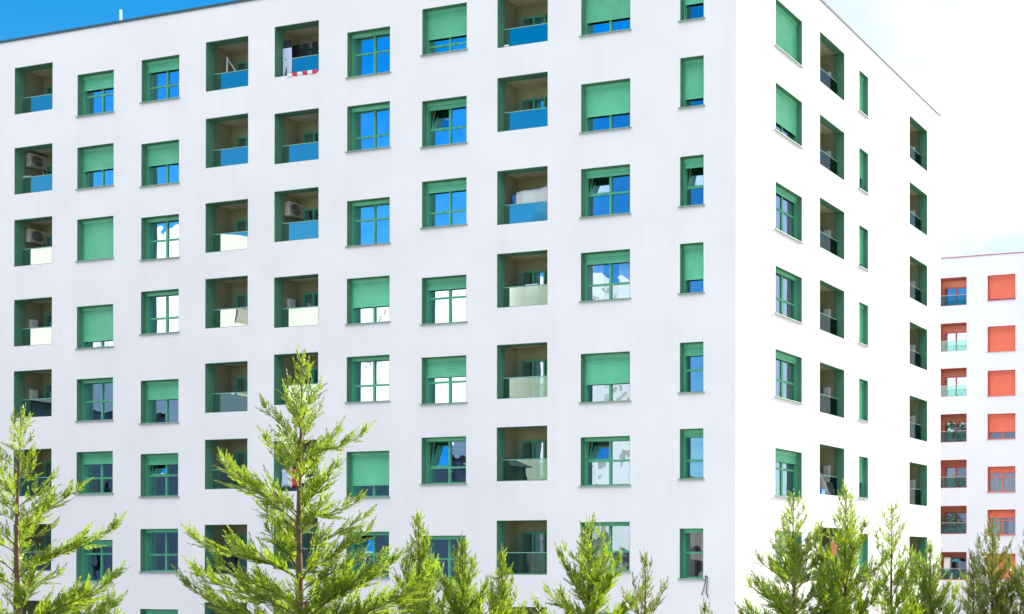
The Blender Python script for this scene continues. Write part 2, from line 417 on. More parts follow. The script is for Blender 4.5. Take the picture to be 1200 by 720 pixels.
WIN = {   # shutter drop, transom (both from the top), options
'C2':[(.33,.48,''),(.52,.4,'cur'),(1,.5,''),(.80,.4,''),(.08,.52,'cur'),(.27,.62,''),(.14,.33,'gcur'),(.3,.5,'')],
'C3':[(.24,.60,'cur full'),(.47,.4,''),(.09,.52,'cur'),(.09,.61,'cur'),(.42,.4,''),(.23,.50,'tilt'),(.08,.60,''),(.3,.5,'')],
'C6':[(.08,.44,'cur full'),(.08,.65,'cur full'),(.08,.40,'cur'),(.60,.45,''),(.08,.62,'gcur'),(.72,.45,''),(.07,.50,'tilt'),(.4,.5,'')],
'C7':[(.60,.76,''),(.15,.58,'tilt'),(.20,.64,'cur'),(.23,.42,'gcur'),(.40,.52,'gcur'),(.07,.64,'tilt'),(.07,.50,'gcur full'),(.4,.5,'')],
'C9':[(.66,.4,''),(.62,.4,''),(.14,.50,'tilt'),(.20,.64,'cur'),(.60,.4,''),(.07,.48,'tilt cur full'),(.07,.60,''),(.4,.5,'')],
'C10':[(.60,.4,''),(.77,.4,''),(.18,.58,'tilt'),(.68,.4,''),(.23,.53,''),(.14,.62,''),(.09,.48,'gcur'),(.4,.5,'')],
'W':[(.88,.5,''),(.72,.4,''),(.13,.45,'cur'),(.07,.60,'cur'),(.13,.58,'cur'),(.24,.40,'gcur'),(.07,.5,''),(.4,.5,'')],
'N':[(.90,.5,''),(.62,.5,''),(.84,.5,''),(1,.5,''),(1,.5,''),(.6,.5,''),(.8,.5,''),(.5,.5,'')]}
DOOR = {'C1':(.45, .92), 'C4':(.42, .88), 'C5':(.44, .90), 'C8':(.46, .94), 'B':(.3, .8), 'Q':(.3, .8)}
DOPT = {('C8',3):'dcur', ('C8',4):'dcur', ('C8',5):'dcur', ('C8',6):'dcur', ('C4',6):'dcur', ('C1',4):'meter', ('C1',3):'meter', ('C5',3):'meter'}

TOP = 20.66+EYE
corner = (-9.920, 38.4615, 0)
bld = tag(empty('apartment_building', corner, -YAW), 'large white apartment block with green shutters and recessed green balconies filling most of the picture', 'building')
UL, UR = 36.4, 17.86
openL, openR, items = [], [], []
for table, lst, fac in ((LEFT, openL, fac_left), (RIGHT, openR, fac_right)):
    for c, (u0, u1, tops) in table.items():
        for k, zt in enumerate(tops):
            h = HB if c in BALC else HW
            zt += EYE
            lst.append((u0, u1, zt-h, zt)); items.append((c, k, fac, u0, u1, zt-h, zt))
wl = MB()
facade_wall(wl, fac_left, UL, -0.2, TOP, openL); facade_wall(wl, fac_right, UR, -0.2, TOP, openR)
wl.quad((-UL, 0, -0.2), (-UL, UR, -0.2), (-UL, UR, TOP), (-UL, 0, TOP)); wl.quad((-UL, UR, -0.2), (0, UR, -0.2), (0, UR, TOP), (-UL, UR, TOP))
wl.build('wall', M['wall'], bld)
rf = MB(); rf.quad((-UL, 0, TOP-.25), (0, 0, TOP-.25), (0, UR, TOP-.25), (-UL, UR, TOP-.25)); roof = rf.build('roof', M['roof'], bld)
cp = MB(); o_ = 0.035
cp.box(-UL-o_, o_, -o_, 0.32, TOP-.045, TOP+.045); cp.box(-0.32, o_, 0.32, UR-.32, TOP-.045, TOP+.045)
cp.box(-UL-o_, -UL+.32, 0.32, UR-.32, TOP-.03, TOP+.035); cp.box(-UL-o_, o_, UR-.32, UR+o_, TOP-.03, TOP+.035)
cp.build('coping', M['coping'], roof)
BAL = {}
for (c, k, fac, u0, u1, zb, zt) in items:
    if c in BALC:
        op = DOPT.get((c, k), '')
        if c in ('B', 'Q'): op += ' meter'
        BAL[c, k] = balcony(bld, fac, GREEN, u0, u1, zb, zt, DOOR[c], op)
    else:
        sh, tr, op = WIN[c][k]
        window(bld, fac, GREEN, u0, u1, zb, zt, sh, tr, op, 1 if c in ('C10', 'N') else 2)
vp = MB(); vp.tube([(-28.2, 1.2, TOP-.25), (-28.2, 1.2, TOP+1.2)], 0.04, 10); vp.build('vent_pipe', M['white'], roof)

# the block with red shutters further back
RY, RX = 78.8, -4.3
red = tag(empty('apartment_building', (RX, RY, 0), -YAW), 'white apartment block with red shutters and red balconies at the right edge', 'building')
def cam_hit(px, py, u_out=True):
    """where the sight line through a photo pixel meets the red block's front (local u, z)"""
    d = Vector(((px-1225.96)/1410.48, 1, -(py-659.03)/1410.48))
    n = Vector((math.sin(YAW), math.cos(YAW), 0)); t = Vector((math.cos(YAW), -math.sin(YAW), 0))
    C = Vector((RX, RY, EYE)); s = C.dot(n)/d.dot(n) if False else (Vector((RX, RY, 0)).dot(n))/(Vector((d.x, d.y, 0)).dot(n))
    P = Vector((0, 0, EYE)) + d*s
    return (Vector((P.x-RX, P.y-RY, 0)).dot(t), P.z)
def fac_red(u, d, z): return (u, d, z)
rt = cam_hit(1151, 299)[1]
bx1 = cam_hit(1132.8, 450)[0]; bx0 = bx1-2.25
wx0, wx1 = cam_hit(1157.2, 450)[0], cam_hit(1190, 450)[0]
pitch = 3.0
fl = [cam_hit(1119, y)[1] for y in (325, 378.5, 431.5, 485.2, 539, 593, 647)]
flw = [cam_hit(1173, y)[1] for y in (321.8, 382, 434, 484.8, 546.8, 597.3, 649)]
HRB, HRW = 1.86, 1.66
ro = []
U0, U1 = -34.0, wx1+5.2
redop = []
for k in range(7):
    redop.append(('b', k, bx0, bx1, fl[k]-HRB, fl[k])); redop.append(('w', k, wx0, wx1, flw[k]-HRW, flw[k]))
rw = MB()
class _Shift:
    pass
def fac_red0(u, d, z): return (u+U0, d, z)
facade_wall(rw, fac_red0, U1-U0, -.2, rt, [(a-U0, b-U0, z0, z1) for (_, _, a, b, z0, z1) in redop])
rw.quad((U0, 0, -.2), (U0, 15, -.2), (U0, 15, rt), (U0, 0, rt)); rw.quad((U1, 0, -.2), (U1, 15, -.2), (U1, 15, rt), (U1, 0, rt)); rw.quad((U0, 15, -.2), (U1, 15, -.2), (U1, 15, rt), (U0, 15, rt))
rw.build('wall', M['hazed_white'], red)
q = MB(); q.quad((U0, 0, rt-.2), (U1, 0, rt-.2), (U1, 15, rt-.2), (U0, 15, rt-.2)); rr = q.build('roof', M['roof'], red)
q = MB(); q.box(U0, U1+.04, -.04, .3, rt-.03, rt+.03); q.box(U1-.3, U1+.04, .3, 15, rt-.03, rt+.03); q.build('coping', M['coping_red'], rr)
RW = [(.90,.5,''),(.95,.5,''),(1,.5,''),(.70,.5,''),(.22,.40,'cur full'),(.30,.42,'cur'),(.92,.5,'')]
for (t, k, a, b, z0, z1) in redop:
    if t == 'b': balcony(red, fac_red, RED, a, b, z0, z1, (.10, .86), 'dcur' if k in (1, 2, 4, 5) else '', .85)
    else: window(red, fac_red, RED, a, b, z0, z1, *RW[k])

# across the street, seen only as reflections in the glazing
def far_block(name, label, cx, cy, facing, w, d, h, wall, roofm, nx, nz, pitch_roof=0, glz='dark_glass'):
    b = tag(empty(name, (cx, cy, 0), facing), label, 'building')
    m = MB(); ops = []
    for i in range(nx):
        for k in range(nz):
            u = (i+.5)*w/nx; z = 1.2+k*(h-1.5)/nz
            ops.append((u-.75, u+.75, z, z+1.5))
    f = lambda u, dd, z: (u-w/2, dd, z)
    facade_wall(m, f, w, 0, h, ops)
    m.quad((-w/2, 0, 0), (-w/2, d, 0), (-w/2, d, h), (-w/2, 0, h)); m.quad((w/2, 0, 0), (w/2, d, 0), (w/2, d, h), (w/2, 0, h)); m.quad((-w/2, d, 0), (w/2, d, 0), (w/2, d, h), (-w/2, d, h))
    m.build('wall', wall, b)
    r = MB()
    if pitch_roof:
        r.quad((-w/2-.4, -.4, h), (w/2+.4, -.4, h), (w/2-2, d/2, h+pitch_roof), (-w/2+2, d/2, h+pitch_roof)); r.quad((-w/2-.4, d+.4, h), (w/2+.4, d+.4, h), (w/2-2, d/2, h+pitch_roof), (-w/2+2, d/2, h+pitch_roof))
        r.quad((-w/2-.4, -.4, h), (-w/2-.4, d+.4, h), (-w/2+2, d/2, h+pitch_roof), (-w/2+2, d/2, h+pitch_roof)); r.quad((w/2+.4, -.4, h), (w/2+.4, d+.4, h), (w/2-2, d/2, h+pitch_roof), (w/2-2, d/2, h+pitch_roof))
    else: r.quad((-w/2, 0, h), (w/2, 0, h), (w/2, d, h), (-w/2, d, h))
    r.build('roof', roofm, b)
    for (u0, u1, z0, z1) in ops:
        g_ = MB(); g_.box(u0, u1, .12, .18, z0, z1)
        g_.build('window', M[glz], b, f, ((u0+u1)/2, .12, z0))
far_block('apartment_building', 'long white sunlit block reflected in the middle rows of panes', -102, 13, R(111), 76, 12, 36.5, M['cream'], M['roof'], 7, 9, 0, 'beige_blind')
far_block('apartment_building', 'dark slate block mirrored in the lower rows of panes', -68, 22, R(66), 46, 10, 15.0, M['brick'], M['brick'], 5, 3, 3.0)
far_block('apartment_building', 'brown block mirrored beside the slate one', -60, -16, R(60), 18, 11, 15.0, M['salmon'], M['roof'], 4, 4)
far_block('house', 'dark roofed house mirrored in the panes near the corner', -42, -14, R(42), 14, 10, 8.0, M['brick'], M['brick'], 3, 2, 3.0)

# ------------------------------------------------------------------ things on the balconies
BW = bld.matrix_world.copy()
BMAT = Matrix.Translation(Vector(corner)) @ Matrix.Rotation(-YAW, 4, 'Z')
def place(o, c, k, fu, d, dz):
    """stand a top-level thing in an opening: fu fraction across (photo left to right on the left side), d in, dz above its foot"""
    table, fac = (LEFT, fac_left) if c in LEFT else (RIGHT, fac_right)
    u0, u1, tops = table[c]
    h = HB if c in BALC else HW
    u = u1-(u1-u0)*fu if c in LEFT else u0+(u1-u0)*fu
    p = BMAT @ Vector(fac(u, d, tops[k]+EYE-h+dz))
    o.location = p
    o.rotation_euler = (0, 0, -YAW if c in LEFT else -YAW+math.pi/2)
    return o
# local axes of a placed thing: +x right in the photo, +y into the building, +z up

def air_con(c, k, label, fu, dz, hose):
    a = tag(empty('air_conditioner'), label, 'air conditioner', 'air conditioners hung inside balconies')
    m = MB(); m.box(-.36, .36, -.14, .14, 0, .52); body = m.build('body', M['ac'], a)
    m = MB()
    for i in range(7): m.tube([(-.1+.21*math.cos(t)*(i+1)/7, -.15, .26+.21*math.sin(t)*(i+1)/7) for t in [j*math.pi/10 for j in range(21)]], .006, 4, False)
    m.build('fan_grille', M['grey'], a)
    m = MB(); m.lathe([(0.001, 0), (.215, 0), (.215, .012)], (0, 0, 0), 20)
    m.v = [(x-.1, -.142-z*.3, y+.26) for (x, y, z) in m.v]; m.build('fan_opening', M['dark'], a)
    m = MB(); m.box(-.34, -.30, -.14, .3, -.05, -.001); m.box(.30, .34, -.14, .3, -.05, -.001); m.build('bracket', M['steel'], a)
    m = MB(); m.tube([(.2, .05, 0), (.24, .0, -.18), (.34, -.05, -.36), (.42, -.05, -.62), (.40, -.05, -.85)], .022, 7); m.build('hose', M['white'] if hose else M['grey'], a)
    place(a, c, k, fu, .80, dz)
    a.rotation_euler.z += math.pi/2
    return a
air_con('C1', 1, 'air conditioner with a curling hose above a small clothes rack, left edge', .035, 1.27, True)
air_con('C1', 2, 'boxy air conditioner with a short hose in the third balcony down at the left edge', .035, 1.10, True)
air_con('C5', 2, 'air conditioner in the third balcony down below the balcony hung with laundry', .035, 1.10, False)

def cloth(mb, x0, x1, z0, z1, y, fold=.02, n=14, wav=16, seed=0, hem=.03):
    rr = random.Random(seed); ph = rr.uniform(0, 6)
    mb.grid(lambda a, b: (x0+(x1-x0)*a+.012*math.sin(b*5+ph), y+fold*math.sin(a*wav*(x1-x0)+ph)*(1.1-b), z0+(z1-z0)*b+hem*math.sin(a*5+ph)*(1-b)), n, 6)

# laundry in the top balcony of the fifth column
def hung(name, label, cat, mat, x0, x1, z0, z1, d, c='C5', k=0, seed=1, group=None, parts=None):
    m = MB(); cloth(m, x0, x1, z0, z1, 0, seed=seed)
    o = m.build(name, mat, None, None, None, True)
    s = o.modifiers.new('thick', 'SOLIDIFY'); s.thickness = .006
    tag(o, label, cat, group); place(o, c, k, .5, d, 0)
    return o
hung('bedsheet', 'pale blue sheet hung at the left of the washing in the top balcony', 'laundry', M['blue_cloth'], -.96, -.54, .12, 1.16, .28, seed=2)
hung('shirt', 'black shirt hung above the pale blue sheet', 'laundry', M['dark_cloth'], -.97, -.66, 1.12, 1.48, .34, seed=9)
def trousers(label, x, z0, z1, d, seed, w=.30):
    m = MB()
    cloth(m, x-w/2, x+w/2, z1-.25, z1, 0, seed=seed, n=8, hem=0)
    cloth(m, x-w/2, x-.03, z0, z1-.25, 0, seed=seed+1, n=5); cloth(m, x+.02, x+w/2, z0+.03, z1-.25, 0, seed=seed+2, n=5)
    o = m.build('trousers', M['dark_cloth'], None, None, None, True); o.modifiers.new('thick', 'SOLIDIFY').thickness = .008
    tag(o, label, 'laundry', 'dark trousers on the washing line'); place(o, 'C5', 0, .5, d, 0)
trousers('dark trousers hung next to the pale blue sheet', -.70, .50, 1.40, .62, 3, .36)
trousers('dark trousers hung in the middle of the washing line', -.30, .52, 1.41, .62, 5)
trousers('dark trousers hung furthest right on the washing line', .16, .62, 1.43, .62, 7, .26)
m = MB()
m.tube([(-1.1, 0, 1.43), (1.1, 0, 1.43)], .008, 5)
o = tag(m.build('washing_line', M['steel']), 'thin washing line strung across the top balcony above the dark trousers', 'washing line'); place(o, 'C5', 0, .5, .63, 0)
st = tag(empty('striped_towel'), 'red and white striped towel draped over the parapet foot of the laundry balcony', 'laundry')
m = MB(); x = -.42
for i in range(6):
    m = MB(); w_ = .23
    cloth(m, x, x+w_, -.06, .07, 0, .008, 5, 12, i, .008)
    o = m.build('stripe', M['white_cloth'] if i % 2 == 0 else M['red_cloth'], st, None, None, True); o.modifiers.new('thick', 'SOLIDIFY').thickness = .006
    x += w_
place(st, 'C5', 0, .5, -.015, 0)
m = MB(); cloth(m, -.52, -.18, .02, .20, 0, seed=8)
o = m.build('cushion_cover', M['dark_cloth'], None, None, None, True); o.modifiers.new('thick', 'SOLIDIFY').thickness = .01
tag(o, 'dark cloth lying at the foot of the pale blue sheet', 'laundry'); place(o, 'C5', 0, .5, .2, 0)

# folded drying stand, top balcony of the fourth column
dr = tag(empty('drying_stand'), 'white folded drying stand leaning in the top balcony of the fourth column', 'drying stand')
m = MB(); m.tube([(0, 0, 0.02), (0, .02, 1.42)], .03, 6); m.build('upright', M['white'], dr)
m = MB(); m.tube([(.03, .02, 1.34), (.55, .05, .62)], .018, 6); m.build('strut', M['white'], dr)
m = MB(); m.tube([(.52, .0, .02), (.52, .02, .75)], .016, 6); m.build('leg', M['white'], dr)
place(dr, 'C4', 0, .17, .55, .06)
# small drying rack on the rail in the second balcony of the first column
dr = tag(empty('drying_rack'), 'small white clothes rack hooked over the glass rail under the air conditioner hose', 'clothes rack')
for i in range(5):
    m = MB(); m.tube([(-.34, -.06+.08*i, .02), (.02, -.06+.08*i, -.02)], .010, 5); m.build('bar', M['white'], dr)
for s in (-.34, .02):
    m = MB(); m.tube([(s, -.07, 0), (s, .27, 0)], .012, 5); m.build('frame', M['white'], dr)
place(dr, 'C1', 1, .22, .30, .78)
# blue ball
m = MB(); m.lathe([(.0005, -.24)]+[(.24*math.sin(a), -.24*math.cos(a)) for a in [math.pi*j/14 for j in range(1, 14)]]+[(.0005, .24)], (0, 0, .25), 22)
o = tag(m.build('beach_ball', M['blue'], None, None, None, True), 'blue ball resting behind the glass at the foot of the top balcony', 'ball'); place(o, 'C8', 0, .14, .58, .03)
o = MB(); cloth(o, -.10, .12, 0, .16, 0, .03, seed=3); o = o.build('rag', M['curtain'], None, None, None, True); o.modifiers.new('thick', 'SOLIDIFY').thickness = .02
tag(o, 'grey crumpled rag beside the blue ball', 'rag'); place(o, 'C8', 0, .09, .20, .016)
# white sheet over the glass, third balcony of the eighth column
m = MB(); m.grid(lambda a, b: (-.78+1.52*a, .03*math.sin(a*9+b*2)+.012*math.sin(a*23), 0.0+(1.18+.08*math.sqrt(max(0.0, min(1, a*4)))-.04*math.sin(a*5))*b), 30, 8)
o = m.build('bedsheet', M['white_cloth'], None, None, None, True); o.modifiers.new('thick', 'SOLIDIFY').thickness = .006
tag(o, 'large white sheet hung behind the parapet glass of a balcony', 'laundry'); place(o, 'C8', 2, .53, .52, .05)
m = MB(); cloth(m, -.95, -.80, .80, 1.16, 0, seed=4, n=5); o = m.build('towel', M['blue'], None, None, None, True); o.modifiers.new('thick', 'SOLIDIFY').thickness = .01
tag(o, 'narrow blue towel beside the large white sheet', 'laundry'); place(o, 'C8', 2, .53, .56, .0)
# white panel, fourth balcony
m = MB(); m.box(-.24, .24, -.22, .22, .0, .82); m.box(-.25, .25, -.23, .23, .825, .86)
for zz in (.15, .45): m.box(-.2, .2, -.232, -.221, zz, zz+.26)
o = tag(m.build('cabinet', M['white']), 'white cabinet standing behind the glass of a balcony below the white sheet', 'cabinet'); place(o, 'C8', 3, .50, .70, .0)
# flag behind the tall tree
fg = tag(empty('flag'), 'red white and blue cloth hung over a balcony rail behind the tallest tree', 'flag')
for i, mt in enumerate((M['blue_cloth'], M['white_cloth'], M['red_cloth'])):
    m = MB(); cloth(m, -.36+.24*i, -.12+.24*i, -.6, .05, 0, .02, 6, 14, i); m.build('band', mt, fg, None, None, True).modifiers.new('thick', 'SOLIDIFY').thickness = .006
place(fg, 'C5', 5, .22, .25, .78)
# covered heap and blue crate on the right side
m = MB(); rr = random.Random(5)
m.grid(lambda a, b: (-.95+1.55*a, -.28+.55*b, (.62+.18*math.sin(a*7)+.1*math.sin(b*9+a*4)+rr.uniform(-.05, .05))*(min(1, 6*a, 6*(1-a))*min(1, 5*b, 5*(1-b)))**.5), 22, 14)
o = tag(m.build('tarpaulin_heap', M['dark_cloth'], None, None, None, True), 'heap under a black tarpaulin filling a sunlit side balcony', 'heap'); place(o, 'B', 5, .50, .40, .05)
m = MB(); m.box(-.13, .13, -.1, .1, 0, .15); m.box(-.14, .14, -.11, .11, .151, .175)
o = tag(m.build('storage_box', M['blue']), 'small blue box on the lip of the balcony with the black tarpaulin', 'box'); place(o, 'B', 5, .16, .11, .016)
m = MB(); cloth(m, -.3, .3, .35, .95, 0, seed=11); o = m.build('towel', M['orange'], None, None, None, True); o.modifiers.new('thick', 'SOLIDIFY').thickness = .01
tag(o, 'orange towel hung in a low side balcony behind the trees', 'laundry'); place(o, 'B', 6, .86, .30, .4)
# loose cables under a narrow window
cb = tag(empty('loose_cable'), 'two loose black cable ends dangling from the wall beside the lowest narrow window', 'cable')
m = MB(); m.tube([(-.02, 0, .10), (.05, -.05, .13), (.02, -.06, -.1), (-.04, -.05, -.32), (-.12, -.05, -.50)], .014, 5); m.build('cable_end', M['black_cable'], cb)
m = MB(); m.tube([(.0, 0, .08), (.09, -.05, .10), (.09, -.06, -.15), (.06, -.05, -.4), (.12, -.05, -.58)], .014, 5); m.build('cable_end', M['black_cable'], cb)
place(cb, 'C10', 6, 1.10, -.002, -.02)
m = MB(); rr = random.Random(8)
# sunflower-like pot plant in that window, and things in the red block
def pot_plant(label, loc, s, n, seed):
    p = tag(empty('potted_plant', loc), label, 'plant')
    m = MB(); m.lathe([(.001, 0), (.10*s, 0), (.14*s, .24*s), (.125*s, .24*s), (.11*s, .2*s), (.001, .2*s)], (0, 0, 0), 14); m.build('pot', M['grey'], p)
    rr = random.Random(seed); m = MB()
    for i in range(n):
        a = rr.uniform(0, 6.28); r = rr.uniform(.05, .42)*s; h = .24*s+rr.uniform(.1, .75)*s
        l = rr.uniform(.10, .2)*s; c = Vector((r*math.cos(a), r*math.sin(a), h)); d = Vector((math.cos(a), math.sin(a), rr.uniform(-.4, .8))).normalized(); sd = d.orthogonal().normalized()
        m.quad(c, c+d*l*.5+sd*l*.25, c+d*l, c+d*l*.5-sd*l*.25)
    m.build('foliage', M['plant_leaf'], p)
    m = MB(); m.tube([(0, 0, .2*s), (.02, 0, .6*s)], .012*s, 5); m.build('stem', M['bark'], p)
RMAT = Matrix.Translation((RX, RY, 0)) @ Matrix.Rotation(-YAW, 4, 'Z')
pot_plant('leafy green potted plant on the fourth red balcony down', RMAT @ Vector((bx1-1.1, .75, fl[3]-HRB-.1)), 1.5, 160, 1)
pot_plant('small potted plant on the fifth red balcony down', RMAT @ Vector((bx1-1.0, .75, fl[4]-HRB-.1)), .9, 70, 2)
pot_plant('bushy potted plant at the left of the sixth red balcony down', RMAT @ Vector((bx1-1.75, .72, fl[5]-HRB-.1)), 1.5, 160, 3)
u_ = tag(empty('parasol', RMAT @ Vector((bx1-.95, .68, fl[6]-HRB-.1))), 'teal parasol open on the lowest visible red balcony', 'parasol')
m = MB(); m.lathe([(.0005, 1.62), (.22, 1.5), (.42, 1.33)], (0, 0, 0), 8); m.build('canopy', M['teal'], u_)
m = MB(); m.tube([(0, 0, 0), (0, 0, 1.6)], .018, 6); m.build('pole', M['steel'], u_)
m = MB(); cloth(m, -.22, .22, .5, 1.5, 0, seed=12); o = m.build('towel', M['white_cloth'], None, None, None, True); o.modifiers.new('thick', 'SOLIDIFY').thickness = .01
o.location = RMAT @ Vector((bx1-1.55, .45, fl[6]-HRB)); o.rotation_euler = (0, 0, -YAW); tag(o, 'white towel hung beside the teal parasol', 'laundry')

# ------------------------------------------------------------------ trees
def cypress(label, px, ptip, dist, slope, seed, leaf='leaf', dens=1.0, extra=(), lean=0.0, elev=(30, 62), width=1.0):
    rr = random.Random(seed); nr = np.random.RandomState(seed)
    X = (px-1225.96)/1410.48*dist; ztip = EYE+(659.03-ptip)/1410.48*dist
    zb = terrain(dist)-0.05; Ht = ztip-zb
    root = tag(empty('cypress_tree', (X-lean*Ht*.3, dist, zb)), label, 'tree', 'young cypress trees in front of the apartment block')
    tr = MB()
    def axis(h):  # trunk line, h from 0 to Ht
        t = h/Ht
        return Vector((lean*Ht*.3*t + .03*math.sin(t*9+seed)*Ht*.12*(1-t), .02*math.cos(t*8+seed), h))
    npt = 22
    tr.tube([axis(Ht*i/npt) for i in range(npt+1)], [.002+.0135*Ht*(1-i/npt)**1.1 for i in range(npt+1)], 7)
    LP, LD, LN, LL, LW = [], [], [], [], []
    def shoot(p0, d0, length, up, fine):
        """one feathery spray: short scale twigs in two rows along a bending stem"""
        n = max(4, int(length/(.0092/fine)))
        side = d0.cross(up)
        if side.length < 1e-4: side = d0.orthogonal()
        side.normalize()
        bend = Vector((rr.uniform(-.2, .2), rr.uniform(-.2, .2), rr.uniform(-.05, .28)))
        for i in range(n):
            t = (i+.5)/n
            p = p0+d0*(length*t)+bend*(length*t*t*.5)
            d = (d0+bend*t).normalized()
            s = 1 if i % 2 else -1
            l = (.016+.085*min(1, length/.26)*(1-t)**.9)*rr.uniform(.75, 1.2)
            a = R(rr.uniform(16, 32))
            v = d*math.cos(a)+side*(s*math.sin(a))+up*rr.uniform(-.25, .25)
            LP.append(p); LD.append(v.normalized()); LN.append((up+side*rr.uniform(-.5, .5)).normalized()); LL.append(l); LW.append(l*rr.uniform(.075, .125)+.003)
        p = p0+d0*length+bend*(length*.5); LP.append(p-d0*.01); LD.append((d0+bend).normalized()); LN.append(up); LL.append(.045); LW.append(.006)
    def branch(h, az, length, e0, fine):
        base = axis(h); pts = [base.copy()]; p = base.copy(); n = 9
        wob = rr.uniform(-.25, .25); sag = rr.uniform(.05, .35)
        for i in range(n):
            t = i/(n-1)
            e = e0+.22-sag*1.5*math.sin(t*math.pi*.9)+.25*t*t
            a = az+wob*t
            p = p+Vector((math.cos(a)*math.cos(e), math.sin(a)*math.cos(e), math.sin(e)))*(length/n)
            pts.append(p.copy())
        tr.tube(pts, [max(.0016, .0085*length*(1-i/n)+.0012) for i in range(n+1)], 5, False)
        m = max(3, int(length/(.022/dens)))
        roll = rr.uniform(-.5, .5)
        for j in range(m):
            t = .10+.90*(j+rr.random())/m
            if t > 1: t = 1
            q = t*n; i = min(int(q), n-1); pp = pts[i].lerp(pts[i+1], q-i)
            d = (pts[i+1]-pts[i]).normalized()
            sd = d.cross(Vector((0, 0, 1))).normalized(); up = sd.cross(d)
            rl = roll+rr.uniform(-.9, .9)
            s = 1 if j % 2 else -1
            side = sd*math.cos(rl)*s+up*math.sin(rl)*s
            if rr.random() < .2: side = up
            a = R(rr.uniform(18, 42))
            v = (d*math.cos(a)+side*math.sin(a)+Vector((0, 0, .12))).normalized()
            l = (.06+.38*length*(1-t)**.75*(.35+min(1, t*3)*.65))*rr.uniform(.45, 1.15)
            l = min(l, .42)
            nn = v.cross(d); nn = nn.normalized() if nn.length > 1e-3 else up
            shoot(pp, v, l, nn, fine)
        shoot(pts[-2], (pts[-1]-pts[-2]).normalized(), .09+.10*length, Vector((0, 0, 1)).cross((pts[-1]-pts[-2])).normalized(), fine)
    s = .10; az = rr.uniform(0, 6.28)
    while s < Ht-.5:
        low = s > 3.2
        prof = (.05+slope*s)*min(1, .5+s*.8) if s < 2.2 else .05+slope*2.2+slope*.35*(s-2.2)
        L_ = prof*rr.choice((.62, .8, .95, 1.05, 1.18))*rr.uniform(.85, 1.12)*width
        e = R(elev[1]+(elev[0]-elev[1])*min(1, s/1.6)+rr.uniform(-9, 9))
        L_ *= .8/max(.6, math.cos(e))
        # the higher part of the branch reaches above its root: drop the root so that the tips follow the outline
        h = Ht-s-L_*math.sin(e)*.55
        if h > .4: branch(h, az, L_, e, .8 if not low else .4)
        az += 2.39996+rr.uniform(-.5, .5)
        s += (.029+.0115*s)/dens*(1 if not low else 2.5)
    for (hh, a_, l_, e_) in extra: branch(Ht-hh, R(a_), l_, R(e_), .8)
    # leader
    shoot(axis(Ht-.16), Vector((0, 0, 1)), .14, Vector((rr.uniform(-1, 1), rr.uniform(-1, 1), 0)).normalized(), .8)
    P = np.array([tuple(p) for p in LP]); D = np.array([tuple(p) for p in LD]); Nn = np.array([tuple(p) for p in LN]); L = np.array(LL)[:, None]; W = np.array(LW)[:, None]
    S = np.cross(D, Nn); ln = np.linalg.norm(S, axis=1, keepdims=True); ln[ln < 1e-5] = 1; S /= ln
    V = np.stack([P, P+D*L*.42+S*W, P+D*L, P+D*L*.42-S*W], axis=1).reshape(-1, 3)
    me = bpy.data.meshes.new('crown'); n = len(P)
    me.vertices.add(4*n); me.vertices.foreach_set('co', V.astype(np.float32).ravel())
    me.loops.add(4*n); me.loops.foreach_set('vertex_index', np.arange(4*n, dtype=np.int32))
    me.polygons.add(n); me.polygons.foreach_set('loop_start', np.arange(0, 4*n, 4, dtype=np.int32)); me.polygons.foreach_set('loop_total', np.full(n, 4, dtype=np.int32))
    me.update(calc_edges=True); me.validate()
    me.materials.append(M[leaf])
    o = bpy.data.objects.new('crown', me); COL.objects.link(o); o.parent = root
    tr.build('trunk', M['bark'], root, smooth=True)
    return n

NL = 0
NL += cypress('tallest cypress, with long feathery branches, left of the middle of the photo', 352, 410, 11.0, .385, 11, dens=.9,
        extra=((1.6, 178, .95, 28), (2.1, 185, 1.1, 24), (1.05, 8, .68, 30), (2.5, -5, 1.0, 26), (2.45, 176, 1.08, 18), (2.75, -6, 1.5, 27), (2.45, 10, 1.0, 30)))
NL += cypress('big cypress cut by the left edge of the photo, with a thin bent tip', 22, 478, 10.2, .40, 23, dens=.9, elev=(22, 58), extra=((1.45, 5, .92, 32), (1.0, 12, .58, 22), (1.9, 2, .95, 27)))
NL += cypress('bright young cypress with its tip before the sixth column, first right of the tallest tree', 489, 600, 12.5, .36, 31, lean=-.05, dens=1.2, elev=(46, 70))
NL += cypress('bright young cypress standing close on the right of another, before the curtained window', 541, 628, 12.2, .52, 37, dens=1.15, elev=(44, 66))
NL += cypress('smallest slim cypress in front of the eighth column balconies', 589, 642, 13.0, .34, 41, dens=1.15, elev=(48, 68))
NL += cypress('dense yellow green cypress before the low window next to the loose cable', 690, 604, 12.4, .54, 43, dens=1.05, elev=(34, 58))
NL += cypress('sparse olive green cypress with a reddish bare stem right of a dense yellow green one', 757, 648, 12.0, .55, 47, leaf='leaf_dark', dens=.55, elev=(42, 60))
NL += cypress('tip of a low dark cypress just left of the building corner', 827, 706, 12.5, .35, 53, leaf='leaf_dark', dens=.8)
NL += cypress('broad cypress right of the building corner with dark left branches', 930, 577, 12.6, .58, 59, dens=1.0, elev=(24, 58), extra=((1.3, 172, .62, 34),))
NL += cypress('tall slim cypress in front of the second column on the sunlit side', 991, 568, 13.0, .50, 61, dens=.95, elev=(38, 66))
NL += cypress('evenly tapered cypress in front of the blank wall of the sunlit side', 1045, 588, 13.4, .46, 67, dens=.95, elev=(30, 52))
NL += cypress('small pale cypress at the end of the sunlit side', 1090, 634, 13.6, .50, 71, dens=1.0, elev=(46, 68))
NL += cypress('thin olive cypress below the lowest red balcony', 1141, 648, 14.6, .46, 73, leaf='leaf_dark', dens=.8)
NL += cypress('taller olive cypress before the red windows near the right edge', 1163, 606, 15.0, .52, 79, dens=1.0, leaf='leaf_dark')
